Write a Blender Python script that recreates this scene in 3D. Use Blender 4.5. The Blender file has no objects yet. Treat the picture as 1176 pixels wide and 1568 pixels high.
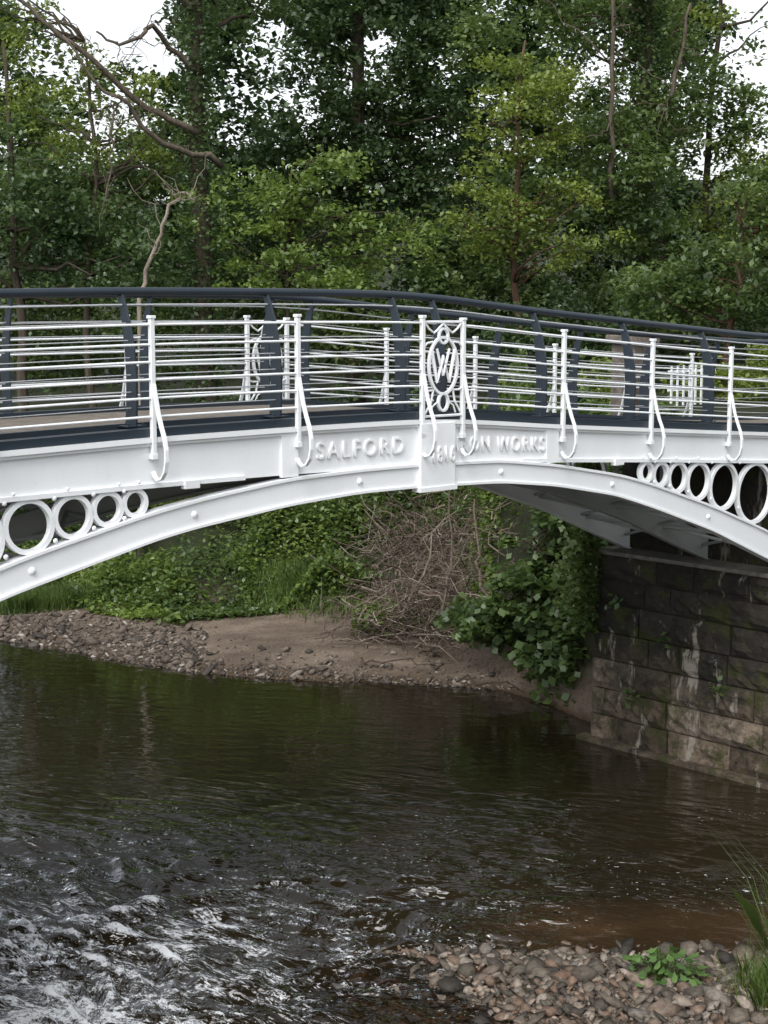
import bpy, math, random
import numpy as np
from mathutils import Vector, Matrix
rng=np.random.default_rng(7); random.seed(7)
scene=bpy.context.scene
# ------------------------------------------------------------------ helpers
def link(o,parent=None):
    scene.collection.objects.link(o)
    if parent is not None: o.parent=parent
    return o
def empty(name):
    e=bpy.data.objects.new(name,None); scene.collection.objects.link(e); return e
def newmat(name):
    m=bpy.data.materials.new(name); m.use_nodes=True; nt=m.node_tree; nt.nodes.clear()
    out=nt.nodes.new('ShaderNodeOutputMaterial'); return m,nt,out
def ramp(nt,stops,interp='LINEAR'):
    r=nt.nodes.new('ShaderNodeValToRGB'); cr=r.color_ramp; cr.interpolation=interp
    while len(cr.elements)<len(stops): cr.elements.new(0.5)
    for e,(p,c) in zip(cr.elements,stops):
        e.position=p; e.color=(*c,1) if len(c)==3 else c
    return r
def noise(nt,scale,detail=4,rough=.55,coord=None,out='Object',stretch=None,rot=None,dist=0):
    n=nt.nodes.new('ShaderNodeTexNoise'); n.inputs['Scale'].default_value=scale
    n.inputs['Detail'].default_value=detail; n.inputs['Roughness'].default_value=rough; n.inputs['Distortion'].default_value=dist
    tc=nt.nodes.new('ShaderNodeTexCoord'); mp=nt.nodes.new('ShaderNodeMapping')
    src=tc.outputs[out]
    if rot is not None:
        m0=nt.nodes.new('ShaderNodeMapping'); m0.inputs['Rotation'].default_value=(0,0,rot); nt.links.new(src,m0.inputs[0]); src=m0.outputs[0]
    nt.links.new(src,mp.inputs[0])
    if stretch: mp.inputs['Scale'].default_value=stretch
    nt.links.new(mp.outputs[0],n.inputs['Vector']); return n
def mixc(nt,fac,a,b,blend='MIX'):
    m=nt.nodes.new('ShaderNodeMix'); m.data_type='RGBA'; m.blend_type=blend
    for s,v in ((m.inputs[0],fac),(m.inputs[6],a),(m.inputs[7],b)):
        if isinstance(v,bpy.types.NodeSocket): nt.links.new(v,s)
        elif isinstance(v,(int,float)): s.default_value=v
        else: s.default_value=(*v,1)
    return m.outputs[2]
def principled(nt,out,rough=.5,spec=.5):
    b=nt.nodes.new('ShaderNodeBsdfPrincipled'); b.inputs['Roughness'].default_value=rough
    b.inputs['Specular IOR Level'].default_value=spec
    nt.links.new(b.outputs[0],out.inputs[0]); return b
def bump(nt,h,strength,dist,target):
    b=nt.nodes.new('ShaderNodeBump'); b.inputs['Strength'].default_value=strength; b.inputs['Distance'].default_value=dist
    nt.links.new(h,b.inputs['Height']); nt.links.new(b.outputs[0],target); return b

def mat_paint(name,col,dirt,rough=.4):
    m,nt,out=newmat(name); b=principled(nt,out,rough)
    n1=noise(nt,2.2,6,.6,stretch=(1,1,.35)); n2=noise(nt,18,5,.7)
    r=ramp(nt,[(.42,(0,0,0)),(.75,(1,1,1))]); nt.links.new(n1.outputs[0],r.inputs[0])
    r2=ramp(nt,[(.58,(0,0,0)),(.82,(1,1,1))]); nt.links.new(n2.outputs[0],r2.inputs[0])
    c=mixc(nt,r.outputs[0],col,tuple(.90*a+.10*d for a,d in zip(col,dirt)))
    mul=nt.nodes.new('ShaderNodeMath'); mul.operation='MULTIPLY'; mul.inputs[1].default_value=.22
    nt.links.new(r2.outputs[0],mul.inputs[0])
    c=mixc(nt,mul.outputs[0],c,dirt); nt.links.new(c,b.inputs['Base Color'])
    bump(nt,n2.outputs[0],.08,.003,b.inputs['Normal']); return m
def mat_leaf(name,dark,mid,light,scale=.7,trans=.38,gloss=.05):
    m,nt,out=newmat(name)
    g=nt.nodes.new('ShaderNodeNewGeometry')
    r=ramp(nt,[(0,dark),(.5,mid),(1,light)])
    n=noise(nt,scale,2,.5)
    m1=nt.nodes.new('ShaderNodeMath'); m1.operation='MULTIPLY_ADD'; m1.inputs[1].default_value=.5
    m2=nt.nodes.new('ShaderNodeMath'); m2.operation='MULTIPLY_ADD'; m2.inputs[1].default_value=1.9; m2.inputs[2].default_value=-.7
    nt.links.new(n.outputs[0],m2.inputs[0]); nt.links.new(g.outputs['Random Per Island'],m1.inputs[0]); nt.links.new(m2.outputs[0],m1.inputs[2])
    nt.links.new(m1.outputs[0],r.inputs[0])
    b=nt.nodes.new('ShaderNodeBsdfDiffuse')
    t=nt.nodes.new('ShaderNodeBsdfTranslucent'); mx=nt.nodes.new('ShaderNodeMixShader'); mx.inputs[0].default_value=trans
    nt.links.new(r.outputs[0],b.inputs['Color'])
    tc=mixc(nt,.4,r.outputs[0],tuple(min(1,1.6*a) for a in light)); nt.links.new(tc,t.inputs[0])
    nt.links.new(b.outputs[0],mx.inputs[1]); nt.links.new(t.outputs[0],mx.inputs[2])
    gl=nt.nodes.new('ShaderNodeBsdfGlossy'); gl.inputs['Roughness'].default_value=.5; gl.inputs[0].default_value=(.8,.9,.85,1)
    m3=nt.nodes.new('ShaderNodeMixShader'); m3.inputs[0].default_value=gloss
    nt.links.new(mx.outputs[0],m3.inputs[1]); nt.links.new(gl.outputs[0],m3.inputs[2]); nt.links.new(m3.outputs[0],out.inputs[0])
    return m
def mat_island(name,stops,rough=.8,ns=30,spec=.3):
    m,nt,out=newmat(name); b=principled(nt,out,rough,spec)
    g=nt.nodes.new('ShaderNodeNewGeometry'); r=ramp(nt,stops); nt.links.new(g.outputs['Random Per Island'],r.inputs[0])
    n=noise(nt,ns,4,.6); r2=ramp(nt,[(.3,(.5,.5,.5)),(.7,(1.2,1.2,1.2))]); nt.links.new(n.outputs[0],r2.inputs[0])
    nt.links.new(mixc(nt,1.0,r.outputs[0],r2.outputs[0],'MULTIPLY'),b.inputs['Base Color'])
    bump(nt,n.outputs[0],.5,.01,b.inputs['Normal']); return m

WHITE=mat_paint('white_gloss_paint',(.82,.85,.87),(.36,.34,.28),.33)
SLATE=mat_paint('slate_blue_paint',(.018,.028,.040),(.07,.07,.065),.4)
STEEL=mat_paint('brushed_steel',(.42,.44,.46),(.2,.2,.18),.35)
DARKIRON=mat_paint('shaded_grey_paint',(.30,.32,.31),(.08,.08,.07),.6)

class MB:
    def __init__(s): s.v=[];s.f=[];s.n=0
    def add(s,v,f):
        v=np.asarray(v,float).reshape(-1,3); s.v.append(v)
        s.f.extend([tuple(int(i)+s.n for i in q) for q in f]); s.n+=len(v)
    def obj(s,name,mat,parent=None,smooth=False,bevel=0):
        me=bpy.data.meshes.new(name); me.from_pydata(np.concatenate(s.v).tolist(),[],s.f); me.materials.append(mat)
        if smooth: me.polygons.foreach_set('use_smooth',[True]*len(me.polygons))
        me.validate(); me.update()
        o=link(bpy.data.objects.new(name,me),parent)
        if bevel:
            b=o.modifiers.new('bevel','BEVEL'); b.width=bevel; b.segments=2; b.limit_method='ANGLE'
        return o
def fastmesh(name,V,k,mat,parent=None,faces=None,smooth=False):
    V=np.asarray(V,np.float32); me=bpy.data.meshes.new(name)
    if faces is None: faces=np.arange(len(V),dtype=np.int32).reshape(-1,k)
    faces=np.asarray(faces,np.int32); M=len(faces)
    me.vertices.add(len(V)); me.vertices.foreach_set('co',V.ravel())
    me.loops.add(M*k); me.loops.foreach_set('vertex_index',faces.ravel())
    me.polygons.add(M); me.polygons.foreach_set('loop_start',np.arange(0,M*k,k,dtype=np.int32))
    try: me.polygons.foreach_set('loop_total',np.full(M,k,np.int32))
    except Exception: pass
    if smooth: me.polygons.foreach_set('use_smooth',np.ones(M,bool))
    me.update(calc_edges=True); me.materials.append(mat)
    return link(bpy.data.objects.new(name,me),parent)
def tube(mb,path,rad,sides=8,closed=False):
    P=[Vector(p) for p in path]; n=len(P)
    R=rad if hasattr(rad,'__len__') else [rad]*n
    V=[];F=[];up=None
    for i in range(n):
        a=P[(i-1)%n] if (closed or i>0) else P[i]; b=P[(i+1)%n] if (closed or i<n-1) else P[i]
        d=(b-a).normalized()
        if up is None: up=d.orthogonal().normalized()
        else:
            up=(up-d*up.dot(d)); up=up.normalized() if up.length>1e-6 else d.orthogonal().normalized()
        w=d.cross(up)
        for k in range(sides):
            an=2*math.pi*k/sides; V.append(P[i]+(up*math.cos(an)+w*math.sin(an))*R[i])
    m=n if closed else n-1
    for i in range(m):
        for k in range(sides):
            a=i*sides+k;b=i*sides+(k+1)%sides;c=((i+1)%n)*sides+(k+1)%sides;d_=((i+1)%n)*sides+k
            F.append((a,b,c,d_))
    if not closed: F.append(tuple(range(sides))[::-1]); F.append(tuple((n-1)*sides+k for k in range(sides)))
    mb.add([tuple(v) for v in V],F)
def boxpts(mb,c8):
    mb.add(c8,[(0,3,2,1),(4,5,6,7),(0,1,5,4),(1,2,6,5),(2,3,7,6),(3,0,4,7)])

# ------------------------------------------------------------------ bridge frame
ANG=math.radians(42.535); UX,UY=math.cos(ANG),math.sin(ANG); NX,NY=-UY,UX; PX,PY=.593,15.4
def bw(s,t,z): return (PX+s*UX+t*NX, PY+s*UY+t*NY, z)
def sm(pts):
    xs=np.array([p[0] for p in pts]); ys=np.array([p[1] for p in pts])
    g=np.linspace(xs[0],xs[-1],800); y=np.interp(g,xs,ys)
    k=np.hanning(41); k/=k.sum(); yp=np.pad(y,20,mode='reflect',reflect_type='odd'); y=np.convolve(yp,k,'valid')
    return lambda s: float(np.interp(s,g,y))
ftop=sm([(-14,4.85),(-9,5.02),(-5,5.13),(-3.57,5.165),(-1.93,5.178),(-.39,5.175),(.37,5.14),(1.76,5.02),(3.4,4.90),(5.94,4.716),(9,4.56),(16,4.5)])
fbot=sm([(-14,4.5),(-9,4.66),(-5,4.727),(-3.57,4.735),(-2.04,4.729),(-1.2,4.715),(.3,4.70),(1.77,4.612),(3.41,4.506),(5.96,4.324),(9,4.15),(16,4.1)])
atop=sm([(-7,3.52),(-6.4,3.76),(-5.02,4.192),(-4.67,4.275),(-3.57,4.506),(-3.0,4.59),(-2.04,4.69),(-1.15,4.715),(-.34,4.712),(.87,4.677),(1.77,4.569),(2.87,4.382),(3.48,4.232),(4.74,3.855),(5.86,3.464),(6.6,3.17),(7,3.0)])
abot=sm([(-7,3.25),(-6.4,3.5),(-5.0,3.947),(-3.53,4.27),(-3.12,4.334),(-2.01,4.45),(-1.14,4.495),(-.34,4.49),(.86,4.449),(1.75,4.347),(2.81,4.154),(3.48,3.962),(4.74,3.556),(5.86,3.111),(6.6,2.82),(7,2.66)])
W=2.8
bridge=empty('iron_arch_footbridge')
def strip(mb,s0,s1,zl,zh,t0,t1,ds=.12):
    n=max(2,int((s1-s0)/ds)+1); S=np.linspace(s0,s1,n); V=[];F=[]
    for s in S:
        a=zl(s) if callable(zl) else zl; b=zh(s) if callable(zh) else zh
        V+= [bw(s,t0,a),bw(s,t1,a),bw(s,t1,b),bw(s,t0,b)]
    for i in range(n-1):
        for k in range(4):
            a=i*4+k;b=i*4+(k+1)%4; F.append((a,b,b+4,a+4))
    F.append((3,2,1,0)); F.append(tuple((n-1)*4+k for k in range(4)))
    mb.add(V,F)
def bxs(mb,s0,s1,t0,t1,z0,z1): boxpts(mb,[bw(s0,t0,z0),bw(s1,t0,z0),bw(s1,t1,z0),bw(s0,t1,z0),bw(s0,t0,z1),bw(s1,t0,z1),bw(s1,t1,z1),bw(s0,t1,z1)])
def dome(mb,s,t,z,r,o):
    V=[bw(s,t+o*r*.8,z)];F=[];N=10
    for j,(rr,h) in enumerate([(.6,.65),(1,.2),(1,0)]):
        for k in range(N):
            a=2*math.pi*k/N; V.append(bw(s+r*rr*math.cos(a),t+o*r*h,z+r*rr*math.sin(a)))
    for k in range(N): F.append((0,1+k,1+(k+1)%N))
    for j in range(2):
        for k in range(N): F.append((1+j*N+k,1+j*N+(k+1)%N,1+(j+1)*N+(k+1)%N,1+(j+1)*N+k))
    mb.add(V,F)
def ring(mb,s,z,r,w,t0,t1,N=40,ry=None):
    ry=ry or r; V=[];F=[]
    for k in range(N):
        a=2*math.pi*k/N; c,q=math.cos(a),math.sin(a)
        V+=[bw(s+r*c,t0,z+ry*q),bw(s+r*c,t1,z+ry*q),bw(s+(r-w)*c,t1,z+(ry-w)*q),bw(s+(r-w)*c,t0,z+(ry-w)*q)]
    for k in range(N):
        for j in range(4):
            a=k*4+j;b=k*4+(j+1)%4;c=((k+1)%N)*4+(j+1)%4;d=((k+1)%N)*4+j; F.append((a,b,c,d))
    mb.add(V,F)
SL,SR=-6.9,6.75
POSTS=[-.32-1.615*k for k in range(6)][::-1]+[.26+1.585*k for k in range(6)]
PL,PR=POSTS[5],POSTS[6]
def girder(t,o,tag):
    mb=MB(); T=lambda a:t+o*a
    strip(mb,-14,14,lambda s:fbot(s),lambda s:ftop(s)-.004,T(-.03),T(0))
    strip(mb,-14,14,lambda s:ftop(s)-.045,lambda s:ftop(s),T(-.06),T(.055))
    strip(mb,-14,14,lambda s:ftop(s)-.075,lambda s:ftop(s)-.047,T(-.02),T(.03))
    for a,b in ((-14,-2.55),(1.2,14)):
        strip(mb,a,b,lambda s:fbot(s)-.012,lambda s:fbot(s)+.028,T(-.05),T(.03))
    mb.obj('fascia_beam_'+tag,WHITE,bridge)
    mb=MB()
    strip(mb,SL,SR,abot,atop,T(-.05),T(.022))
    strip(mb,SL,SR,lambda s:atop(s)-.02,lambda s:atop(s)+.012,T(-.09),T(.045))
    strip(mb,SL,SR,lambda s:abot(s)-.012,lambda s:abot(s)+.018,T(-.09),T(.045))
    for s in (-4.75,-3.12,-1.15,.87,2.75,4.65): dome(mb,s,T(.022),.5*(atop(s)+abot(s)),.034,o)
    for s in (-4.9,-4.4,-3.9,-3.7,3.3,3.6,3.95,4.4,4.9): dome(mb,s,T(.03),fbot(s)+.05,.017,o)
    z0=abot(-.1)-.03; a,b=-.36,.13
    bxs(mb,a,b,T(.07),T(-.04),z0,5.128)
    bxs(mb,a-.02,b+.02,T(.085),T(-.045),z0-.02,z0+.03)
    for a in (-2.02,1.70): bxs(mb,a-.1,a+.1,T(.028),T(-.02),fbot(a)-.02,ftop(a)-.05)
    for a in (-3.15,2.85): bxs(mb,a-.08,a+.08,T(.05),T(-.02),fbot(a)-.045,fbot(a)+.03)
    mb.obj('arch_rib_'+tag,WHITE,bridge,bevel=.004)
    mb=MB()
    for sgn,s0,end in ((-1,-3.60,-6.8),(1,3.30,6.6)):
        s=s0
        while abs(s)<abs(end):
            r=.05
            for _ in range(30):
                c=s+sgn*r; sl=(atop(c+.05)-atop(c-.05))/.1; g=(fbot(c)-.006)-(atop(c)+.004)
                r=.5*r+.5*max(.03,g/(1+math.sqrt(1+sl*sl)))
            c=s+sgn*r
            if abs(c)+r>abs(end): break
            zc=fbot(c)-.006-r
            ring(mb,c,zc,r+.006,min(.042,.014+r*.2),T(-.05),T(.012))
            s=c+sgn*r
            for zz in (zc+r*.93,zc-r*.98): dome(mb,s,T(.02),zz,.022,o)
    mb.obj('spandrel_rings_'+tag,WHITE,bridge)
    mb=MB(); d=.021
    for s in POSTS:
        z0=ftop(s)-.16; z1=ftop(s)+1.02
        bxs(mb,s-d,s+d,T(.065),T(.02),z0,z1)
        e=.03
        bxs(mb,s-e,s+e,T(.072),T(.012),z1,z1+.028)
        bxs(mb,s-e,s+e,T(.07),T(.001),z0-.03,z0+.02)
        pts=[(.06,.46),(.085,.36),(.12,.22),(.165,.1),(.21,0),(.235,-.1),(.235,-.2),(.21,-.29),(.16,-.35),(.10,-.365),(.055,-.34),(.03,-.30)]
        V=[];F=[];w=.02;h=.011
        for i,(a,b) in enumerate(pts):
            q0=pts[max(0,i-1)];q1=pts[min(len(pts)-1,i+1)]; dx,dz=q1[0]-q0[0],q1[1]-q0[1]; L=math.hypot(dx,dz); nx,nz=-dz/L,dx/L
            zb=ftop(s)+b
            V+=[bw(s-w,T(a+nx*h),zb+nz*h),bw(s+w,T(a+nx*h),zb+nz*h),bw(s+w,T(a-nx*h),zb-nz*h),bw(s-w,T(a-nx*h),zb-nz*h)]
        for i in range(len(pts)-1):
            for k in range(4):
                a=i*4+k;b=i*4+(k+1)%4;F.append((a,b,b+4,a+4))
        F.append((3,2,1,0));F.append(tuple((len(pts)-1)*4+k for k in range(4)))
        mb.add(V,F)
    mb.obj('parapet_posts_'+tag,WHITE,bridge,bevel=.004)
    mb=MB()
    for a,b in [(POSTS[0],PL),(PR,POSTS[-1])]:
        S=np.linspace(a,b,60)
        for h in (.97,.80,.65,.50,.34,.18):
            tube(mb,[bw(s,T(.043),ftop(s)+h) for s in S],.0115,6)
    mb.obj('parapet_rails_'+tag,WHITE,bridge,smooth=True)
    mb=MB(); c=.5*(PL+PR); hw=(PR-PL)/2-.02; tt=T(.045); zb=ftop(c)+.02
    def P(x,y): return bw(c+x,tt,zb+y)
    def bar(pts,r=.013): tube(mb,[P(*p) for p in pts],r,6)
    for y in (.02,.97): bar([(-hw,y),(hw,y)],.014)
    ring(mb,c,zb+.53,.215,.026,T(.03),T(.06),ry=.30)
    ring(mb,c,zb+.83,.075,.022,T(.032),T(.062),ry=.085)
    ring(mb,c,zb+.16,.08,.024,T(.032),T(.062),ry=.10)
    bar([(-.17,.70),(-.085,.37),(0,.62),(.085,.37),(.17,.70)],.021)
    for g in (-1,1):
        bar([(g*.09,.70),(0,.43)],.014)
        bar([(g*hw,.97),(g*.20,.90),(g*.13,.86),(g*.07,.90),(0,.955)],.012)
        bar([(g*hw,.72),(g*.225,.76),(g*.15,.77)],.011); bar([(g*hw,.30),(g*.22,.28),(g*.14,.28)],.011)
        bar([(g*.14,.28),(g*.17,.16),(g*hw,.03)],.012); bar([(g*.08,.16),(g*.15,.12),(g*.18,.05)],.010)
    mb.obj('monogram_panel_'+tag,WHITE,bridge)
    mb=MB()
    strip(mb,-14,14,lambda s:ftop(s)+.003,lambda s:ftop(s)+.075,T(-.13),T(.018))
    strip(mb,-14,14,lambda s:ftop(s)+.003,lambda s:ftop(s)+.10,T(-.42),T(-.36))
    mb.obj('kerb_'+tag,SLATE,bridge)
    mb=MB()
    prof=[(-.30,.06),(-.285,.25),(-.275,.5),(-.295,.75),(-.34,.98),(-.40,1.16),(-.43,1.23)]
    wid=[.085,.082,.078,.074,.062,.045,.034]
    for s in POSTS:
        V=[];F=[];h=.010
        for (a,b),w in zip(prof,wid):
            zb_=ftop(s)+b
            V+=[bw(s-h,T(a-w),zb_),bw(s+h,T(a-w),zb_),bw(s+h,T(a+w),zb_),bw(s-h,T(a+w),zb_)]
        for i in range(len(prof)-1):
            for k in range(4):
                a=i*4+k;b=i*4+(k+1)%4;F.append((a,b,b+4,a+4))
        F.append((3,2,1,0));F.append(tuple((len(prof)-1)*4+k for k in range(4))); mb.add(V,F)
        z=ftop(s)+.076
        bxs(mb,s-.1,s+.1,T(-.40),T(-.20),z,z+.014)
        for q in (-.075,.075):
            tube(mb,[bw(s+q,T(-.23),z+.01),bw(s+q,T(-.23),z+.035)],.014,6)
    S=np.linspace(-13.5,13.5,160)
    mb.obj('railing_posts_'+tag,SLATE,bridge,bevel=.003)
    mb=MB(); tube(mb,[bw(s,T(-.43),ftop(s)+1.255) for s in S],.038,12)
    mb.obj('handrail_'+tag,SLATE,bridge,smooth=True)
    mb=MB()
    ph=np.array([p[1] for p in prof]); pt=np.array([p[0] for p in prof])
    for h in (1.14,.98,.83,.68,.53,.38,.24):
        a=float(np.interp(h,ph,pt))
        tube(mb,[bw(s,T(a),ftop(s)+h) for s in S],.0055 if h<1.1 else .009,5)
    mb.obj('railing_wires_'+tag,STEEL,bridge,smooth=True)
girder(0,-1,'near'); girder(W,1,'far')
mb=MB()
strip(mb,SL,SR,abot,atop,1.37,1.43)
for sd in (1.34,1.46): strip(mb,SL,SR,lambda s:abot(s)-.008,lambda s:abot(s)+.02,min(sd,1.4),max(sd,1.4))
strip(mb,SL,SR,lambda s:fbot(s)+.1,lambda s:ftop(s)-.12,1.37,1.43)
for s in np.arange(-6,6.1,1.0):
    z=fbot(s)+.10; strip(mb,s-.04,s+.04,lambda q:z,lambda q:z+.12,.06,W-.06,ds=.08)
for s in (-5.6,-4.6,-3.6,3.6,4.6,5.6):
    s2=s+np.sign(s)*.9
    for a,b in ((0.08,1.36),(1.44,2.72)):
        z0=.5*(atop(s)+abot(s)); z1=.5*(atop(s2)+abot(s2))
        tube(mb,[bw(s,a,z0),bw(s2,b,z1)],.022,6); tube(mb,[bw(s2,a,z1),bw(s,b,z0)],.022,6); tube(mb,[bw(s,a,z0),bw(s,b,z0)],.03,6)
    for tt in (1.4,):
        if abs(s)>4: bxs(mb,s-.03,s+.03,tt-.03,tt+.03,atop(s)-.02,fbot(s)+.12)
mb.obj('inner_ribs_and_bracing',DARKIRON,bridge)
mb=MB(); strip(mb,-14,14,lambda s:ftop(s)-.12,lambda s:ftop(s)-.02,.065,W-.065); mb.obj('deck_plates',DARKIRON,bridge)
m,nt,out=newmat('deck_surface'); b=principled(nt,out,.85,.2); n=noise(nt,6,6,.65); n2=noise(nt,90,3,.6)
r=ramp(nt,[(.3,(.10,.085,.07)),(.7,(.19,.17,.145))]); nt.links.new(n.outputs[0],r.inputs[0]); nt.links.new(r.outputs[0],b.inputs['Base Color']); bump(nt,n2.outputs[0],.6,.004,b.inputs['Normal']); DECK=m
mb=MB(); strip(mb,-14,14,lambda s:ftop(s)-.016,lambda s:ftop(s)+.05,.425,W-.425); mb.obj('deck_surface',DECK,bridge)
mb=MB(); strip(mb,-14,14,lambda s:ftop(s)-.016,lambda s:ftop(s)+.035,.135,.355); strip(mb,-14,14,lambda s:ftop(s)-.016,lambda s:ftop(s)+.035,W-.355,W-.135); mb.obj('deck_margin',DECK,bridge)
LET=mat_paint('white_letter_paint',(.86,.88,.89),(.5,.48,.42),.4)
def letter(body,s0,s1,zb,h,slope,name,t=-.001):
    cu=bpy.data.curves.new(name,'FONT'); cu.body=body; cu.size=1; cu.extrude=.07; cu.bevel_depth=.004; cu.space_character=1.3
    o=bpy.data.objects.new(name,cu); scene.collection.objects.link(o)
    dg=bpy.context.evaluated_depsgraph_get(); me=bpy.data.meshes.new_from_object(o.evaluated_get(dg)); bpy.data.objects.remove(o)
    co=np.zeros(len(me.vertices)*3); me.vertices.foreach_get('co',co); co=co.reshape(-1,3)
    x0,x1=co[:,0].min(),co[:,0].max(); y0,y1=co[:,1].min(),co[:,1].max()
    S=s0+(co[:,0]-x0)/(x1-x0)*(s1-s0); Z=zb+(co[:,1]-y0)/(y1-y0)*h+slope*(S-s0); Tt=t-.010-co[:,2]*.17
    P=np.array([bw(a,b_,c_) for a,b_,c_ in zip(S,Tt,Z)]); me.vertices.foreach_set('co',P.ravel()); me.materials.clear(); me.materials.append(LET); me.update()
    link(bpy.data.objects.new(name,me),bridge)
letter('SALFORD',-1.68,-.55,4.85,.165,-.005,'lettering_salford')
letter('IRON WORKS',.20,1.58,4.82,.155,-.06,'lettering_iron_works')
letter('1816',-.20,.11,4.73,.16,0,'lettering_date',t=-.07)

# ------------------------------------------------------------------ terrain
sx=np.array([-60,-30,-14,-7.5,-4.2,-2.1,-.3,1.24,2.0,2.7,3.5,5.5,6.5,8,12,20,60.]); sy=np.array([48,36,32,28.8,26.3,25.6,25.2,24.85,24.6,23.6,22.2,20.0,18.9,17,12,6,-20.])
def vnoise(X,Y,sc,seed=0):
    r=np.random.default_rng(seed); G=r.random((64,64)); x=X*sc; y=Y*sc; xi=np.floor(x).astype(int); yi=np.floor(y).astype(int); fx=x-xi; fy=y-yi
    fx=fx*fx*(3-2*fx); fy=fy*fy*(3-2*fy); g=lambda a,b:G[a%64,b%64]
    return (g(xi,yi)*(1-fx)+g(xi+1,yi)*fx)*(1-fy)+(g(xi,yi+1)*(1-fx)+g(xi+1,yi+1)*fx)*fy-.5
def terr(X,Y):
    X=np.asarray(X,float);Y=np.asarray(Y,float)
    d=Y-np.interp(X,sx,sy)+vnoise(X,Y,.9,3)*.5
    zl=np.interp(d,[-4,-1.2,0,.6,3.6,4.7,7.5,14,25,60,120,400],[-.8,-.3,0,.12,.50,1.0,2.3,3.0,4.2,7,12,40])
    zr=np.interp(d,[-4,-.6,0,.5,2.2,3.5,8,25,60,120,400],[-.8,-.5,-.1,.8,3.4,4.3,4.6,4.9,7,12,40])
    w=np.clip((X-1.2)/2.0,0,1); w=w*w*(3-2*w); z=zl*(1-w)+zr*w
    S=(X-PX)*UX+(Y-PY)*UY
    z=np.maximum(z,np.where(Y>8.5,np.interp(-S,[6.7,7.4,8.5,30],[-.8,2.0,4.4,5]),-.8))
    fb=np.minimum((X-1.0)+(13.9-Y)*-.3,(13.72-Y))+vnoise(X,Y,1.3,9)*.5
    zb=np.interp(fb,[-4,-1.5,0,1,3],[-.8,-.22,0,.10,.16])
    zb=np.where(X>6,zb+(X-6)*.4,zb)
    zb=np.where(Y<16,zb,-.8)
    z=np.maximum(z,zb); z=np.maximum(z,np.interp(Y,[-50,-3,1,5,8],[4.6,4.6,3.5,-.5,-.8]))
    amp=np.where(z>.5,.25,.04)
    return z+vnoise(X,Y,.7,1)*amp+vnoise(X,Y,3,2)*amp*.25
def axis(*segs):
    out=[]
    for a,b,st in segs: out.append(np.arange(a,b,st))
    return np.concatenate(out)
gx=axis((-400,-60,20),(-60,-12,1.5),(-12,10,.14),(10,60,1.5),(60,401,20)); gy=axis((-60,10,2),(10,36,.14),(36,70,1),(70,500,15))
GX,GY=np.meshgrid(gx,gy); GZ=terr(GX,GY); V=np.stack([GX,GY,GZ],-1).reshape(-1,3); nx_=len(gx); ny_=len(gy)
idx=np.arange(nx_*ny_).reshape(ny_,nx_); F=np.stack([idx[:-1,:-1],idx[:-1,1:],idx[1:,1:],idx[1:,:-1]],-1).reshape(-1,4)
m,nt,out=newmat('river_bank_soil'); b=principled(nt,out,.9,.25)
tc=nt.nodes.new('ShaderNodeTexCoord'); sp=nt.nodes.new('ShaderNodeSeparateXYZ'); nt.links.new(tc.outputs['Object'],sp.inputs[0])
n=noise(nt,1.3,6,.65,stretch=(.5,1,1)); n2=noise(nt,22,6,.7)
rs=ramp(nt,[(.3,(.085,.064,.048)),(.5,(.16,.124,.094)),(.72,(.26,.21,.165))]); nt.links.new(n.outputs[0],rs.inputs[0])
rs2=ramp(nt,[(.35,(.6,.6,.6)),(.65,(1.1,1.1,1.1))]); nt.links.new(n2.outputs[0],rs2.inputs[0])
sand=mixc(nt,1.0,rs.outputs[0],rs2.outputs[0],'MULTIPLY')
mr=nt.nodes.new('ShaderNodeMapRange'); mr.inputs[1].default_value=.55; mr.inputs[2].default_value=.9; nt.links.new(sp.outputs[2],mr.inputs[0])
c=mixc(nt,mr.outputs[0],sand,(.022,.028,.012))
wet=nt.nodes.new('ShaderNodeMapRange'); wet.inputs[1].default_value=.0; wet.inputs[2].default_value=.12; nt.links.new(sp.outputs[2],wet.inputs[0])
c=mixc(nt,wet.outputs[0],(.06,.04,.022),c)
nt.links.new(c,b.inputs['Base Color']); bump(nt,n2.outputs[0],.7,.05,b.inputs['Normal'])
fastmesh('ground',V,4,m,faces=F,smooth=True)

# ------------------------------------------------------------------ water
wx=axis((-60,-9,1),(-9,6,.04),(6,30,1)); wy=axis((2,11,1),(11,21,.04),(21,32,.2),(32,60,2))
WX,WY=np.meshgrid(wx,wy); Z=np.zeros_like(WX)
r2=np.random.default_rng(5)
rough=np.clip((19.6-WY)/4.6,0,1)*np.clip(1-(WX-.8)/2.5*np.clip((16.5-WY)/2,0,1),.15,1)
left=np.clip((2.2-WX)/4.0,0,1)*np.clip((18.0-WY)/3.4,0,1)
wxp=WX+vnoise(WX,WY,.5,21)*1.2+vnoise(WX,WY,1.7,23)*.35; wyp=WY+vnoise(WX,WY,.6,22)*1.2+vnoise(WX,WY,1.6,24)*.35
for i in range(34):
    lam=.28*(1.075**(i%17)) ; th=math.radians(r2.normal(68,18)); k=2*math.pi/lam; ph=r2.uniform(0,6.28)
    a=.0056*(lam/.4)
    g=np.clip(vnoise(WX+i*3.1,WY-i*1.7,1.0,40+i)*2.6+.35,0,1.5)
    s_=np.sin(k*(wxp*math.cos(th)+wyp*math.sin(th))+ph); s_=1-2*np.abs(s_)**.8 if i%2 else s_
    Z+=a*g*s_*(rough*.9+left*1.9+.02)
Z-=.015
Vw=np.stack([WX,WY,Z],-1).reshape(-1,3); nx_=len(wx); ny_=len(wy); idx=np.arange(nx_*ny_).reshape(ny_,nx_)
F=np.stack([idx[:-1,:-1],idx[:-1,1:],idx[1:,1:],idx[1:,:-1]],-1).reshape(-1,4)
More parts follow.
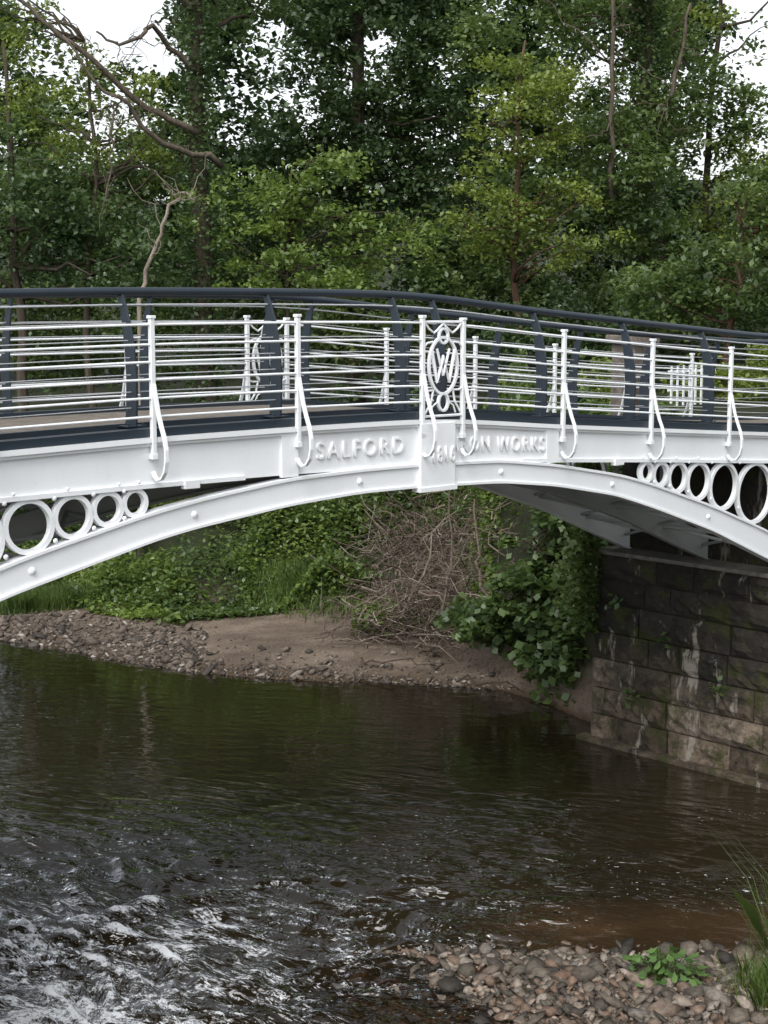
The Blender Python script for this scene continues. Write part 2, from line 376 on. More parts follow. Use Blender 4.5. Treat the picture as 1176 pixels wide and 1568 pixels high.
m,nt,out=newmat('river_water')
tc=nt.nodes.new('ShaderNodeTexCoord'); sp=nt.nodes.new('ShaderNodeSeparateXYZ'); nt.links.new(tc.outputs['Object'],sp.inputs[0])
def mrange(src,a,b_,c=0,d=1):
    q=nt.nodes.new('ShaderNodeMapRange'); q.interpolation_type='SMOOTHSTEP'; q.inputs[1].default_value=a;q.inputs[2].default_value=b_;q.inputs[3].default_value=c;q.inputs[4].default_value=d; nt.links.new(src,q.inputs[0]); return q.outputs[0]
def mth(op,a,b_):
    q=nt.nodes.new('ShaderNodeMath'); q.operation=op
    for i,v in enumerate((a,b_)):
        if isinstance(v,(int,float)): q.inputs[i].default_value=v
        else: nt.links.new(v,q.inputs[i])
    return q.outputs[0]
X_,Y_,Z_=sp.outputs[0],sp.outputs[1],sp.outputs[2]
nA=noise(nt,3.4,2,.5,rot=math.radians(22),stretch=(.5,1.8,1),dist=.5); nB=noise(nt,11,2,.5,rot=math.radians(15),stretch=(.45,1.4,1),dist=.4); nC=noise(nt,.55,3,.6)
patch=mrange(nC.outputs[0],.38,.60,.4,1)
rightcalm=mrange(mth('SUBTRACT',X_,mth('MULTIPLY',mth('SUBTRACT',Y_,13.5),.5)),.0,2.6,1,.3)
near=mth('MULTIPLY',mth('MULTIPLY',mrange(Y_,21,15.4,.05,1),patch),rightcalm)
hh=mth('ADD',mth('MULTIPLY',nA.outputs[0],.95),mth('MULTIPLY',nB.outputs[0],.16)); hh=mth('MULTIPLY',hh,near)
nBase=noise(nt,4.5,2,.5,stretch=(.3,1,1)); hh=mth('ADD',hh,mth('MULTIPLY',nBase.outputs[0],.045))
gl=nt.nodes.new('ShaderNodeBsdfGlossy'); gl.inputs['Roughness'].default_value=.03; gl.inputs[0].default_value=(.95,.97,1,1)
bp=bump(nt,hh,1.0,.17,gl.inputs['Normal'])
df=nt.nodes.new('ShaderNodeBsdfDiffuse'); tr=nt.nodes.new('ShaderNodeBsdfTransparent'); tr.inputs[0].default_value=(.55,.40,.24,1)
silt=mth('MULTIPLY',mth('MULTIPLY',mrange(X_,.6,2.4),mrange(Y_,15.7,14.7)),mrange(nC.outputs[0],.3,.6,.3,.8))
nt.links.new(mixc(nt,silt,(.016,.012,.006),(.060,.034,.016)),df.inputs[0])
shal=mth('MULTIPLY',mrange(X_,-2.4,.8),mrange(Y_,14.6,13.3)); farsh=mrange(Y_,22,25,0,.5)
sh=mth('MAXIMUM',mth('MULTIPLY',shal,.85),farsh)
ms=nt.nodes.new('ShaderNodeMixShader'); nt.links.new(sh,ms.inputs[0]); nt.links.new(df.outputs[0],ms.inputs[1]); nt.links.new(tr.outputs[0],ms.inputs[2])
fr=nt.nodes.new('ShaderNodeFresnel'); fr.inputs[0].default_value=1.36; nt.links.new(bp.outputs[0],fr.inputs['Normal'])
mf=nt.nodes.new('ShaderNodeMixShader'); nt.links.new(mth('MINIMUM',mth('MULTIPLY',fr.outputs[0],1.5),1.0),mf.inputs[0]); nt.links.new(ms.outputs[0],mf.inputs[1]); nt.links.new(gl.outputs[0],mf.inputs[2])
foam=nt.nodes.new('ShaderNodeBsdfDiffuse'); foam.inputs[0].default_value=(.72,.75,.78,1)
nF=noise(nt,26,5,.8,rot=math.radians(25),stretch=(.4,1.6,1),dist=.6); nG=noise(nt,4.0,4,.65,rot=math.radians(25),stretch=(.42,2.0,1))
fz=mth('MULTIPLY',mrange(mth('SUBTRACT',X_,mth('MULTIPLY',mth('SUBTRACT',Y_,14),.35)),1.8,-2.4),mrange(Y_,18.4,14.0))
thr=mth('ADD',mth('MULTIPLY',nF.outputs[0],.60),mth('MULTIPLY',nG.outputs[0],.48))
crest=mrange(Z_,-.02,.04)
thr=mth('ADD',mth('ADD',thr,mth('MULTIPLY',fz,.125)),mth('MULTIPLY',mth('MULTIPLY',crest,fz),.11))
thr=mth('ADD',thr,mth('MULTIPLY',mth('MULTIPLY',mrange(X_,-1.0,-3.0),mrange(Y_,14.0,12.6)),.06))
fm=mrange(thr,.665,.775)
nS=noise(nt,30,2,.5,stretch=(.5,1.1,1)); fl=mth('MULTIPLY',mrange(nS.outputs[0],.70,.73),mth('MULTIPLY',mrange(nC.outputs[0],.46,.6),mrange(Y_,21,17)))
fm=mth('MAXIMUM',mth('MULTIPLY',mth('MULTIPLY',fm,mrange(fz,0,.35)),.85),mth('MULTIPLY',fl,.8))
mo=nt.nodes.new('ShaderNodeMixShader'); nt.links.new(fm,mo.inputs[0]); nt.links.new(mf.outputs[0],mo.inputs[1]); nt.links.new(foam.outputs[0],mo.inputs[2])
nt.links.new(mo.outputs[0],out.inputs[0])
fastmesh('river_water',Vw,4,m,faces=F,smooth=True)

# ------------------------------------------------------------------ stones
def ico():
    import bmesh
    bm=bmesh.new(); bmesh.ops.create_icosphere(bm,subdivisions=1,radius=1); bm.verts.ensure_lookup_table()
    v=np.array([x.co[:] for x in bm.verts]); f=np.array([[q.index for q in p.verts] for p in bm.faces]); bm.free(); return v,f
IV,IF=ico()
def stones(name,X,Y,size,mat,lift=.25):
    N=len(X); Zg=terr(X,Y); nv=len(IV)
    jit=1+rng.normal(0,.19,(N,nv,1)); sc=size[:,None,None]*np.stack([rng.uniform(.8,1.6,N),rng.uniform(.6,1.1,N),rng.uniform(.3,.75,N)],-1)[:,None,:]
    v=IV[None]*jit*sc; a=rng.uniform(0,6.28,N); ca,sa=np.cos(a)[:,None],np.sin(a)[:,None]
    tl=rng.normal(0,.4,N)[:,None]
    x=v[...,0]*ca-v[...,1]*sa; y=v[...,0]*sa+v[...,1]*ca; z=v[...,2]+x*tl
    V=np.stack([x+X[:,None],y+Y[:,None],z+Zg[:,None]+size[:,None]*lift],-1).reshape(-1,3)
    F=(IF[None]+np.arange(N)[:,None,None]*nv).reshape(-1,3)
    return fastmesh(name,V,3,mat,faces=F)
PEB=mat_island('river_pebble',[(0,(.035,.03,.025)),(.25,(.085,.072,.056)),(.5,(.15,.125,.098)),(.72,(.16,.10,.068)),(.88,(.29,.25,.205)),(1,(.07,.066,.062))],.65,25)
PEBD=mat_island('shore_pebble',[(0,(.04,.034,.028)),(.3,(.08,.066,.054)),(.6,(.125,.10,.08)),(.88,(.17,.14,.115)),(1,(.36,.33,.29))],.7,25)
N=13000; X=rng.uniform(-1.2,6,N); Y=rng.uniform(12.0,14.4,N); z=terr(X,Y); k=z>-.22
stones('river_gravel',X[k],Y[k],np.clip(rng.lognormal(-3.66,.55,k.sum()),.010,.12),PEB,.4)
N=14000; X=rng.uniform(-9,3,N); d=np.abs(rng.normal(0,1,N))*.8-.15; k=rng.random(N)<np.clip(.09+.8*(X<-3.3)+.3*(X<2.2)*(d<.28),0,1); X=X[k];d=d[k]
Y=np.interp(X,sx,sy)+np.where(X<-3,d*1.7,d*1.1); k=terr(X,Y)>-.03; X=X[k];Y=Y[k]
stones('shore_pebbles',X,Y,np.clip(rng.lognormal(-3.95,.65,len(X)),.008,.13),PEBD)

# ------------------------------------------------------------------ abutments
m,nt,out=newmat('sooty_sandstone'); b=principled(nt,out,.8,.3)
g=nt.nodes.new('ShaderNodeNewGeometry'); tc=nt.nodes.new('ShaderNodeTexCoord'); sp=nt.nodes.new('ShaderNodeSeparateXYZ'); nt.links.new(tc.outputs['Object'],sp.inputs[0])
n=noise(nt,1.6,6,.78); n2=noise(nt,6,8,.75); n4=noise(nt,3.2,5,.7,stretch=(1.2,1.2,.20)); n5=noise(nt,1.1,4,.6)
r=ramp(nt,[(0,(.065,.05,.036)),(.35,(.125,.10,.072)),(.7,(.19,.15,.11)),(1,(.26,.22,.175))]); nt.links.new(g.outputs['Random Per Island'],r.inputs[0])
r_=ramp(nt,[(.36,(.22,.22,.22)),(.62,(1.35,1.32,1.28))]); nt.links.new(n2.outputs[0],r_.inputs[0]); c=mixc(nt,1.,r.outputs[0],r_.outputs[0],'MULTIPLY')
def mr_(src,a,b_,c_,d_):
    q=nt.nodes.new('ShaderNodeMapRange'); q.inputs[1].default_value=a;q.inputs[2].default_value=b_;q.inputs[3].default_value=c_;q.inputs[4].default_value=d_; nt.links.new(src,q.inputs[0]); return q.outputs[0]
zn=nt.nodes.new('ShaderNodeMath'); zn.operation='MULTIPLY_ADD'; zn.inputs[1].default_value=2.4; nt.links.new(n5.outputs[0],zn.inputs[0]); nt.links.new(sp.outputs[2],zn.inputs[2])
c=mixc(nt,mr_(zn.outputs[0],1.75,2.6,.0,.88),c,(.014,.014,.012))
ms_=ramp(nt,[(.525,(0,0,0)),(.61,(.85,.85,.85))]); nt.links.new(n.outputs[0],ms_.inputs[0]); c=mixc(nt,ms_.outputs[0],c,(.045,.052,.011))
ws=ramp(nt,[(.59,(0,0,0)),(.66,(.8,.8,.8))]); nt.links.new(n4.outputs[0],ws.inputs[0]); c=mixc(nt,ws.outputs[0],c,(.36,.33,.28))
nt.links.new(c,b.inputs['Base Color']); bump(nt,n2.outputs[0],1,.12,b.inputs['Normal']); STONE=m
def block(mb,s0,s1,t0,t1,z0,z1,sg,ch=.045):
    nu,nv=7,5; V=[];F=[]
    for j in range(nv):
        for i in range(nu):
            e=(i in (0,nu-1)) or (j in (0,nv-1)); u=i/(nu-1); v=j/(nv-1)
            s=s0+(ch if e else random.uniform(-.035,.03)); V.append(bw(sg*s,t0+.008+(t1-t0-.016)*u,z0+.008+(z1-z0-.016)*v))
    for j in range(nv-1):
        for i in range(nu-1):
            a=j*nu+i; F.append((a,a+1,a+nu+1,a+nu))
    k=len(V); V+=[bw(sg*s1,t0+.008,z0+.008),bw(sg*s1,t1-.008,z0+.008),bw(sg*s1,t1-.008,z1-.008),bw(sg*s1,t0+.008,z1-.008)]
    edges=[list(range(0,nu)),[nu*j+nu-1 for j in range(nv)],[nu*nv-1-i for i in range(nu)],[nu*(nv-1-j) for j in range(nv)]]
    for q,e in enumerate(edges): F.append(tuple(e[::-1])+(k+q,k+(q+1)%4))
    F.append((k+3,k+2,k+1,k)); mb.add(V,F)
LEDGE=mat_island('ledge_stone',[(0,(.12,.115,.10)),(1,(.15,.14,.125))],.85,9)
def abutment(name,sg,sf):
    root=empty(name); mb=MB(); z=-.5; row=0
    for h in (.42,.46,.40,.44,.40,.42,.36,.36):
        t=-1.9; first=True
        while t<3.0:
            L=random.uniform(.45,1.05)*(.6 if (first and row%2) else 1); first=False; t1=min(t+L,3.0)
            if 3.0-t1<.3: t1=3.0
            block(mb,sf+random.uniform(-.03,.03)+.02*row,sf+.7,t,t1,z,z+h,sg)
            t=t1
        z+=h; row+=1
    zt=z
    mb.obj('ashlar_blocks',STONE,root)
    mb=MB(); f=lambda a:sg*a
    def bx(s0,s1,t0,t1,z0,z1): bxs(mb,f(s0),f(s1),t0,t1,z0,z1)
    bx(sf+.2,sf+1.5,-1.85,2.95,-.8,zt-.02)
    bx(sf+.62,sf+4,-.12,2.92,zt-.1,4.28)
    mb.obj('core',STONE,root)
    mb=MB(); bx(sf-.10,sf+.12,-1.95,3.12,-.8,.05); mb.obj('footing',STONE,root,bevel=.02)
    mb=MB(); bx(sf+.14,sf+.72,-.35,3.03,zt,zt+.06); mb.obj('bearing_ledge',LEDGE,root,bevel=.01)
abutment('stone_abutment',1,6.02); abutment('stone_abutment.001',-1,6.3)

# ------------------------------------------------------------------ foliage
def unit(v): return v/np.maximum(np.linalg.norm(v,axis=-1,keepdims=True),1e-9)
def leafverts(C,size,droop=.35,asp=.62,flat=.55):
    N=len(C); a=rng.normal(0,1,(N,3)); a[:,2]=a[:,2]*.5-droop; a=unit(a)
    nn=rng.normal(0,1,(N,3))*(1-flat); nn[:,2]+=flat*1.6; b=unit(np.cross(a,nn)); n=np.cross(b,a)
    L=size*rng.uniform(.6,1.3,(N,1)); 
    return np.stack([C-a*L*.5, C+b*L*asp*.5+n*L*.08+a*L*.05, C+a*L*.5, C-b*L*asp*.5+n*L*.08+a*L*.05],1).reshape(-1,3)
def blobpoints(center,rad,nclus,shell=.55):
    d=unit(rng.normal(0,1,(nclus,3))); r=(shell+(1-shell)*rng.random((nclus,1)))*(rng.random((nclus,1))**.15)
    return np.array(center)+d*r*np.array(rad)
def clump_leaves(cl,crad,per,flat=.45):
    n=len(cl); rr=crad*rng.uniform(.5,1.35,(n,1)); k=(per*rng.uniform(.4,1.4,n)).astype(int)
    C=np.repeat(cl,k,0); R=np.repeat(rr,k,0)
    o=rng.normal(0,1,(len(C),3)); o=unit(o)*rng.random((len(C),1))**.5; o[:,2]*=flat
    o[:,2]-=.35*(o[:,0]**2+o[:,1]**2)
    return C+o*R
def mat_bark(name,c0,c1):
    m,nt,out=newmat(name); b=principled(nt,out,.9,.2); n=noise(nt,9,6,.7,stretch=(1,1,.25)); r=ramp(nt,[(.3,c0),(.7,c1)]); nt.links.new(n.outputs[0],r.inputs[0]); nt.links.new(r.outputs[0],b.inputs['Base Color']); bump(nt,n.outputs[0],1,.05,b.inputs['Normal']); return m
BARK=mat_bark('bark_grey_brown',(.03,.024,.017),(.09,.075,.055)); BARKP=mat_bark('bark_pale',(.14,.12,.10),(.32,.27,.22)); BARKR=mat_bark('bark_reddish',(.05,.03,.02),(.13,.08,.055)); BARKM=mat_bark('bark_bare_limb',(.06,.05,.038),(.15,.125,.095))
L_BRIGHT=mat_leaf('leaves_bright',(.045,.080,.012),(.12,.185,.028),(.20,.27,.055))
L_YEL=mat_leaf('leaves_yellow_green',(.055,.088,.010),(.15,.205,.028),(.235,.29,.055))
L_MID=mat_leaf('leaves_mid',(.026,.052,.012),(.074,.120,.028),(.145,.20,.05))
L_DARK=mat_leaf('leaves_dark',(.015,.032,.010),(.040,.072,.020),(.072,.115,.034),trans=.28)
L_BLUE=mat_leaf('leaves_cool',(.022,.048,.015),(.060,.108,.032),(.11,.165,.052))
def wiggle(p0,p1,n,amp):
    p0=np.array(p0,float);p1=np.array(p1,float); t=np.linspace(0,1,n)[:,None]; P=p0*(1-t)+p1*t
    w=np.cumsum(rng.normal(0,1,(n,3)),0); w-=w[0]; w=w-t*w[-1]; return P+w*amp/math.sqrt(n)
def tree(name,base,top,r0,crowns,leafmat,bark,leaf=.13,per=70,crad=.6,limbs=9,ivy=0,extra=(),trunkamp=.25):
    root=empty(name); mb=MB(); zb=float(terr(base[0],base[1]))-.2
    tp=wiggle((base[0],base[1],zb),top,14,trunkamp); tube(mb,tp,np.linspace(r0,r0*.25,14),9)
    allc=[]
    for (c,rad,nc) in crowns:
        cl=blobpoints(c,rad,nc); allc.append(cl)
        for q in cl[rng.choice(nc,min(nc,limbs),replace=False)]:
            zt=q[2]-abs(rng.normal(.9,.5)); i=int(np.clip(np.searchsorted(tp[:,2],zt),2,13)); st=tp[i]
            L=np.linalg.norm(q-st); rr=min(r0*.35,.02+.016*L)
            tube(mb,wiggle(st,q,8,.16*L**.5),np.linspace(rr,.008,8),5)
    mb.obj('trunk_and_limbs',bark,root,smooth=True)
    if extra:
        mb=MB()
        for pts,ra,rb in extra:
            P=[np.array(p,float) for p in pts]; Q=[]
            for a,b_ in zip(P[:-1],P[1:]): Q+=list(wiggle(a,b_,6,.14))[:-1]
            Q.append(P[-1]); tube(mb,Q,np.linspace(ra,rb,len(Q)),6)
            for _ in range(7):
                j=rng.integers(3,len(Q)-1); e=np.array(Q[j])+np.array([rng.normal(-.3,.8),rng.normal(0,.3),rng.normal(.2,.8)])
                tw=wiggle(Q[j],e,8,.25); tube(mb,tw,np.linspace(rb*.6,.006,8),4)
                for _ in range(2): tube(mb,wiggle(tw[5],tw[5]+rng.normal(0,.35,3),5,.1),np.linspace(.01,.004,5),3)
        mb.obj('bare_limbs',BARKM,root,smooth=True)
    cl=np.concatenate(allc); C=clump_leaves(cl,crad,per)
    fastmesh('crown_leaves',leafverts(C,leaf),4,leafmat,root)
    if ivy:
        ii=rng.integers(0,13,ivy); f=rng.random((ivy,1)); C=tp[ii]*(1-f)+tp[ii+1]*f; o=unit(rng.normal(0,1,(ivy,3))); o*=(r0+.05+.28*rng.random((ivy,1))*(.4+vnoise(C[:,2],C[:,2]*0,1.1,5)[:,None]+.5)); o[:,2]*=.6
        fastmesh('ivy_leaves',leafverts(C+o,.13),4,L_BLUE,root)
    return root
tree('ivy_clad_tree',(-4.2,36),(-4.4,36.2,19),.30,[((-5.5,38.5,15.8),(4.2,2.4,1.6),58),((-3.4,38.2,14.0),(1.5,1.2,1.2),24)],L_MID,BARK,leaf=.14,per=60,ivy=11000,
 extra=[([(-4.3,35.8,10.4),(-5.4,35.0,10.9),(-6.9,34.2,12.2),(-8.0,33.9,13.1),(-8.8,33.8,14.4)],.085,.025),([(-3.7,35.0,9.6),(-4.9,34.0,10.0),(-5.7,33.4,10.9),(-6.9,33.3,12.2)],.075,.022),
        ([(-4.3,36,11.8),(-5.2,34.9,12.7),(-5.7,34.2,12.2),(-6.3,34,12.4)],.07,.022),([(-5.8,33.6,10.8),(-5.9,33.4,10.0),(-6.0,33.2,9.0),(-6.2,33.2,8.0)],.028,.010),([(-4.4,36,13.2),(-5.3,35,14.2),(-6.4,35,15.4)],.11,.045)])
tree('sycamore_tree',(-6.8,35.5),(-6.9,35.7,12.5),.11,[((-7.2,35.6,11.0),(2.3,1.6,1.8),56),((-5.3,36.6,10.3),(1.0,1.2,1.2),12),((-8.6,36,13.2),(1.3,1.2,1.0),16)],L_YEL,BARK,leaf=.12,per=55,crad=.5)
tree('sycamore_tree.001',(-8.6,35.5),(-8.8,35.8,12.5),.16,[((-8.4,35.3,8.8),(2.2,1.5,1.9),76),((-6.2,35.3,7.6),(1.9,1.5,1.5),56)],L_BLUE,BARK,leaf=.14,per=85)
tree('hawthorn_tree',(-2.2,33.5),(-2.0,33.6,9.5),.08,[((-2.9,33.2,8.6),(1.6,1.3,.9),36),((-1.2,33.2,8.9),(1.3,1.2,1.0),30),((.1,33.3,7.9),(1.2,1.1,.8),26),((-1.8,33.0,7.3),(2.4,1.3,.7),40)],L_BRIGHT,BARK,leaf=.125,per=62,crad=.5)
tree('yew_tree',(-.8,43.5),(-.6,44,21),.3,[((-.6,43,13.2),(3.0,2.0,4.6),180),((-2.3,42.8,9.0),(2.2,1.8,3.2),90),((1.4,42.8,10),(1.9,1.8,4),100)],L_DARK,BARK,leaf=.19,per=95,crad=.75)
tree('lime_tree',(3.3,36),(3.3,36.2,12.6),.11,[((3.4,36,11.0),(1.7,1.4,1.8),60),((2.4,35.6,8.8),(1.3,1.2,1.2),34),((4.3,35.6,8.4),(1.3,1.2,1.4),36)],L_YEL,BARKR,leaf=.12,per=68,crad=.5)
tree('ash_tree',(6.5,38),(6.3,38.2,19.5),.24,[((5.0,38.3,14.0),(2.1,1.8,1.9),74),((6.9,38.2,12.2),(1.6,1.6,2.2),56),((5.6,37,9.8),(1.7,1.4,1.7),52),((6.6,36.8,7.6),(1.5,1.2,1.3),36)],L_MID,BARK,leaf=.14,per=80,ivy=8000,
 extra=[([(6.4,38,10.5),(7.0,37.2,12.0),(7.3,37.0,13.6)],.08,.03),([(5.4,36.3,9),(5.3,36.0,12),(5.5,36,16)],.06,.04)])
tree('ash_tree.001',(8.6,41),(9.0,41,18),.13,[((8.9,41,15.0),(2.3,1.8,1.8),34),((9.4,40,9.4),(2.0,1.6,1.8),52)],L_YEL,BARK,leaf=.13,per=55)
tree('elder_tree',(7.2,31.5),(7.3,31.7,8.6),.08,[((7.3,31.5,7.1),(1.6,1.4,1.1),50),((5.8,31.8,6.6),(1.3,1.2,1.0),36),((8.0,31.5,8.6),(1.0,1.2,1.0),24)],L_MID,BARKR,leaf=.15,per=80,crad=.5)
root=empty('dead_birch_tree'); mb=MB()
P=[(-5.2,31.6,float(terr(-5.2,31.6))-.1),(-5.1,31.6,6.4),(-4.75,31.6,7.6),(-4.45,31.6,8.5),(-4.1,31.6,8.75),(-3.85,31.6,8.6)]; Q=[]
for a,b_ in zip(P[:-1],P[1:]): Q+=list(wiggle(a,b_,6,.12))[:-1]
tube(mb,Q,np.linspace(.06,.016,len(Q)),7)
for _ in range(12):
    j=rng.integers(8,len(Q)-1); tube(mb,wiggle(Q[j],np.array(Q[j])+[rng.normal(0,.5),rng.normal(0,.2),rng.normal(.3,.5)],6,.15),np.linspace(.014,.004,6),4)
mb.obj('trunk_and_limbs',BARKP,root,smooth=True)
def woodland(name,specs,mat,leaf,per,crad):
    cl=np.concatenate([blobpoints(c,r,n,.3) for c,r,n in specs]); C=clump_leaves(cl,crad,per,.6)
    return fastmesh(name,leafverts(C,leaf),4,mat)
sp_=[]
for x in np.arange(-17,17.1,2.2):
    top=15.5+rng.normal(0,.9)
    if -12.5<x<-8: top=13.6
    if x>11: top=9.8
    sp_.append(((x,52+rng.normal(0,1.5),4.5+top/2-2),(1.9,1.8,top/2),76))
for x,z in ((-14,16.5),(-6,16.5),(-2.5,17),(0,17.5),(2.2,16.8),(4.4,15.5),(6.5,17.5),(8.5,17.2),(10.4,16.5),(-15.5,14),(4.5,18.5)):
    sp_.append(((x,54,z),(1.7,1.8,1.7),42))
woodland('distant_woodland',sp_,L_DARK,.31,75,1.0)
sp_=[]
for x in np.arange(-11.5,12,1.7):
    sp_.append(((x,41+rng.normal(0,1),6.3+rng.normal(0,.5)),(1.6,1.2,1.9),34))
    zt=10.2+rng.normal(0,.9)
    if abs(x+.6)>2.8: sp_.append(((x,40.5+rng.normal(0,.8),zt),(1.3,1.2,1.7),30))
for x,z in ((-10.5,13.5),(-9.8,11.5),(2.6,13.6),(3.8,12.2),(7.6,13.8),(5.8,15.5)): sp_.append(((x,42,z),(1.2,1.2,1.2),22))
woodland('woodland_understory',sp_,L_MID,.17,90,.7)
sp_=[]
for x in np.arange(-11,11.5,1.25):
    y=34+rng.normal(0,.8); sp_.append(((x,y,float(terr(x,y))+1.2),(1.1,1.0,1.3),16))
woodland('bank_top_shrubs',sp_,L_DARK,.13,80,.55)
woodland('path_side_shrub',[((6.4,28.2,4.9),(1.3,.9,.75),40),((4.4,29,4.9),(1.0,.8,.7),24),((8,29,5.2),(1.3,.9,.9),30)],L_YEL,.11,80,.4)
def ground_cover(name,xr,yf,N,mat,leaf,hmax,dens=None,nm=.5):
    X=rng.uniform(*xr,N); Y=np.interp(X,sx,sy)+rng.uniform(*yf,N); k=(vnoise(X,Y,nm,77)+.5+rng.normal(0,.12,N))>.38
    if dens is not None: k&=dens(X,Y)
    X=X[k];Y=Y[k]; h=hmax*np.clip(.35+vnoise(X,Y,.9,31)*1.6,.08,1)
    Z=terr(X,Y)+h*rng.random(len(X))**.55
    return fastmesh(name,leafverts(np.stack([X,Y,Z],-1),leaf,droop=.2,flat=.65),4,mat)
def mud(X,Y):
    a=(X>-3.9)&(X<1.5)&(Y<28.9+np.abs(X+1.2)*-.12)
    b_=(X>-.1)&(X<1.9)&(Y<30.0)
    return ~(a|(b_&(rng.random(len(X))>.30)))
ground_cover('bank_nettles',(-9,3),(2.4,11),90000,L_MID,.13,1.3,mud)
ground_cover('bank_brambles',(-9,3),(2.8,11),62000,L_BRIGHT,.12,1.2,mud,.8)
ground_cover('river_edge_plants',(-9,-3.8),(2.0,4),18000,L_BRIGHT,.13,.6,None,.9)
ground_cover('pile_side_plants',(-.6,2.0),(1.9,4.2),7000,L_BRIGHT,.11,.5,None,1.3)
ground_cover('sycamore_scrub',(1.9,5.2),(.4,7),24000,L_MID,.15,1.2)
root=empty('sycamore_shrub'); cl=np.concatenate([blobpoints((2.35,24.5,1.6),(.8,.9,1.2),42),blobpoints((1.7,24.9,1.1),(.7,.7,.6),24),blobpoints((2.85,23.5,1.0),(.5,.7,.9),22),blobpoints((2.9,24.2,3.2),(.5,.6,.7),14)])
fastmesh('leaves',leafverts(clump_leaves(cl,.36,58),.16,asp=.8),4,L_MID,root)
mb=MB()
for q in cl[::5]: tube(mb,wiggle((2.7,25.2,2.0),q,7,.25),np.linspace(.03,.006,7),5)
mb.obj('stems',BARK,root)
ivy=empty('ivy_plant'); N=2600; t_=3.05+np.abs(rng.normal(0,.25,N))-.15; s_=6.0+rng.normal(0,.12,N); z_=rng.uniform(1.6,4.2,N)
C=np.array([bw(a,b_,c_) for a,b_,c_ in zip(s_,t_,z_)]); fastmesh('leaves',leafverts(C,.12),4,L_MID,ivy)
cs=[]
for a,b_ in ((2.5,2.1),(1.6,1.7),(.7,1.2),(2.2,.8)): cs.append(np.array([bw(6.02-abs(rng.normal(0,.05)),a+rng.normal(0,.08),b_+rng.normal(0,.07)) for _ in range(22)]))
fastmesh('wall_ferns',leafverts(np.concatenate(cs),.10),4,L_MID,ivy)
TW=mat_island('dead_twigs',[(0,(.045,.033,.025)),(.5,(.12,.09,.07)),(.85,(.21,.17,.135)),(1,(.38,.33,.28))],.85,20)
mb=MB()
for i in range(1150):
    x=rng.normal(.8,.8); y=25.9+rng.random()*4.6+(1-x)*.4; z=float(terr(x,y))+.1+rng.random()**1.3*1.25*math.exp(-((x-.9)/1.5)**2)
    th=rng.normal(1.9 if rng.random()<.5 else -.9,.9); L=rng.uniform(.5,2.0); el=rng.normal(.15,.5)
    d=np.array([math.cos(th)*math.cos(el),math.sin(th)*math.cos(el)*.5,math.sin(el)])
    p=np.array([x,y,z]); r0=rng.uniform(.005,.017); tube(mb,wiggle(p-d*L/2,p+d*L/2,7,.2),np.linspace(r0,.003,7),3)
for a,b_,r0 in (((1.0,25.9,1.0),(1.35,28,3.2),.03),((.3,26.6,.8),(1.4,28.0,2.6),.025),((1.9,26.4,1.2),(1.7,28,2.8),.035),((-1.9,30.9,3.2),(.9,30.2,2.9),.12),((-.4,25.9,.25),(1.2,25.2,.3),.02),((.2,26.6,.5),(1.6,25.1,.1),.02),((1.2,24.7,.15),(2.3,24.2,.06),.018),((.6,26,1.4),(2.1,26.2,.9),.025)):
    tube(mb,wiggle(a,b_,9,.22),np.linspace(r0,r0*.4,9),6)
mb.obj('brush_pile',TW,None)
def grass(name,X,Y,h,mat,w=.012,lean=.35):
    N=len(X); Z=terr(X,Y); a=rng.uniform(0,6.28,N); H=h*rng.uniform(.5,1.2,N); dx=np.cos(a)*w;dy=np.sin(a)*w; lx=rng.normal(0,lean,N)*H; ly=rng.normal(0,lean,N)*H
    b0=np.stack([X-dx,Y-dy,Z-.02],-1); b1=np.stack([X+dx,Y+dy,Z-.02],-1); m1=np.stack([X+lx*.4+dx*.6,Y+ly*.4+dy*.6,Z+H*.6],-1); m0=np.stack([X+lx*.4-dx*.6,Y+ly*.4-dy*.6,Z+H*.6],-1); tp=np.stack([X+lx,Y+ly,Z+H*.95],-1)
    V=np.stack([b0,b1,m1,tp,m0],1).reshape(-1,3); return fastmesh(name,V,5,mat)
G=mat_leaf('grass_blades',(.05,.085,.015),(.09,.14,.025),(.14,.20,.045),2.,.4)
N=3600; grass('grass_tuft',rng.normal(-6.9,.5,N),np.abs(rng.normal(0,.4,N))+30.0,.42,G)
N=5600; X=rng.normal(-.9,.85,N); grass('grass_tuft.001',X,29.4+rng.normal(0,.45,N)-X*.2,.34,G)
N=1100; grass('grass_tuft.002',rng.normal(3.66,.2,N),rng.normal(12.9,.3,N),.35,G,.006)
N=110; grass('reed_tuft',rng.normal(3.95,.12,N),rng.normal(14.0,.15,N),1.1,G,.006,.45)
root=empty('butterbur_plant'); V=[];mb=MB(); zt=float(terr(2.65,13.45))
for i in range(90):
    a=rng.uniform(0,6.28); r=rng.uniform(.03,.34); c=np.array([2.62+r*math.cos(a),13.35+r*math.sin(a)*.8,zt+.07+(rng.uniform(.05,.26))*(1.3-r*2.4)])
    tube(mb,wiggle((2.62,13.35,zt-.02),c,5,.03),.004,4)
    d=np.array([math.cos(a+rng.normal(0,.5)),math.sin(a+rng.normal(0,.5)),-.3+rng.normal(0,.35)]); d/=np.linalg.norm(d); b_=unit(np.cross(d,[rng.normal(0,.3),rng.normal(0,.3),1])); L=rng.uniform(.07,.15)
    dr=np.array([0,0,-.02])
    V+=[c,c+d*L*.35+b_*L*.28+dr,c+d*L*.7+b_*L*.2+dr,c+d*L,c+d*L*.7-b_*L*.2+dr,c+d*L*.35-b_*L*.28+dr]
fastmesh('leaves',np.array(V),6,mat_leaf('butterbur_leaf',(.05,.10,.02),(.09,.17,.04),(.14,.24,.06),3,.3),root); mb.obj('stems',G,root)
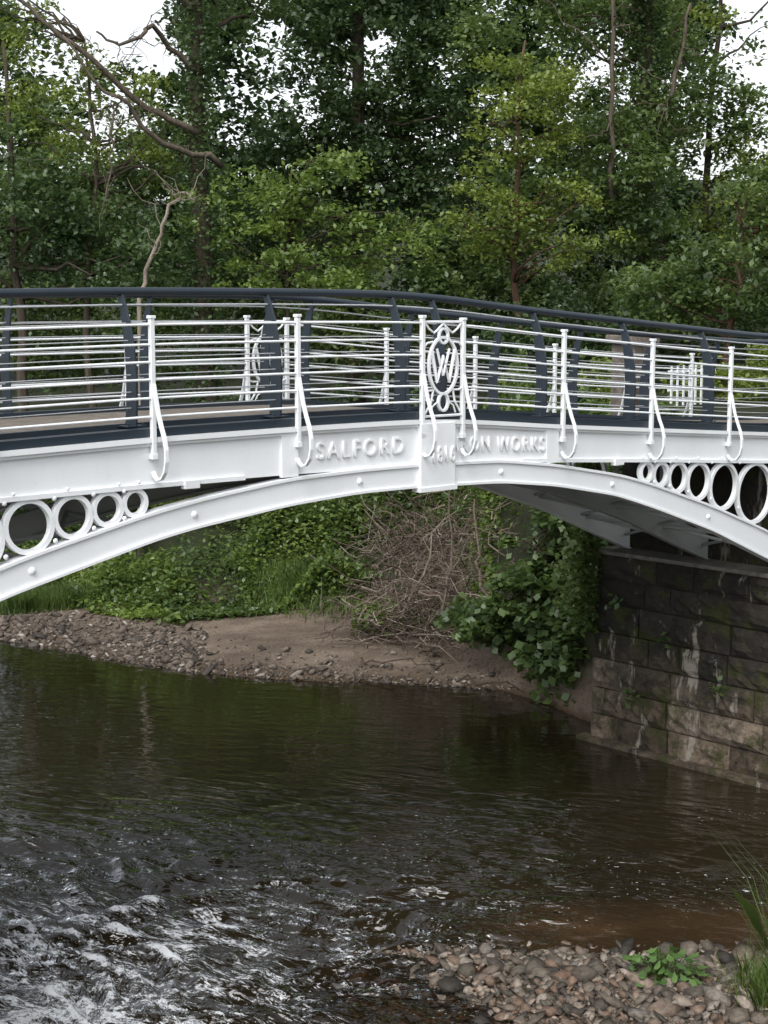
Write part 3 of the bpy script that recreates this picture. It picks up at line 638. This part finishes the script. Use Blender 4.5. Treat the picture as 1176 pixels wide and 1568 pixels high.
mb=MB()
bxs(mb,7.05,7.5,3.05,3.5,4,5.80); bxs(mb,6.98,7.57,2.98,3.57,5.802,5.93)
P=mat_island('pier_stone',[(0,(.11,.095,.08)),(1,(.19,.165,.14))],.85,12); mb.obj('stone_gate_pier',P,None,bevel=.02)
mb=MB()
for i in range(8):
    s=9.9+i*.17; bxs(mb,s,s+.04,4.5,4.52,4.7,5.38)
bxs(mb,9.85,11.2,4.522,4.54,4.95,4.99); bxs(mb,9.85,11.2,4.522,4.54,5.26,5.30); mb.obj('picket_fence',WHITE,None)

# ------------------------------------------------------------------ light, sky, camera
w=bpy.data.worlds.new('World'); scene.world=w; w.use_nodes=True; nt=w.node_tree; bg=nt.nodes['Background']
sky=nt.nodes.new('ShaderNodeTexSky'); sky.sky_type='NISHITA'; sky.sun_disc=False; sky.sun_elevation=math.radians(50); sky.sun_rotation=math.radians(200); sky.dust_density=3; sky.air_density=1
hs=nt.nodes.new('ShaderNodeHueSaturation'); hs.inputs['Saturation'].default_value=.2; hs.inputs['Value'].default_value=1.85; nt.links.new(sky.outputs[0],hs.inputs['Color']); nt.links.new(hs.outputs[0],bg.inputs[0]); bg.inputs[1].default_value=.15
ld=bpy.data.lights.new('sun','SUN'); ld.energy=1.4; ld.angle=math.radians(30); ld.color=(1,.97,.92); lo=bpy.data.objects.new('sun',ld); scene.collection.objects.link(lo)
el,az=math.radians(50),math.radians(200)
dv=Vector((math.sin(az)*math.cos(el),math.cos(az)*math.cos(el),math.sin(el))); lo.rotation_euler=dv.to_track_quat('Z','Y').to_euler(); lo.location=dv*50
cd=bpy.data.cameras.new('camera'); co=bpy.data.objects.new('camera',cd); scene.collection.objects.link(co); scene.camera=co
cd.sensor_fit='VERTICAL'; cd.sensor_height=36; cd.lens=36*2300/1568; cd.clip_end=2000; co.location=(0,0,6.2); co.rotation_euler=(math.radians(90)-math.atan(299/2300),0,0)
scene.view_settings.view_transform='Standard'; scene.view_settings.look='None'; scene.view_settings.exposure=0
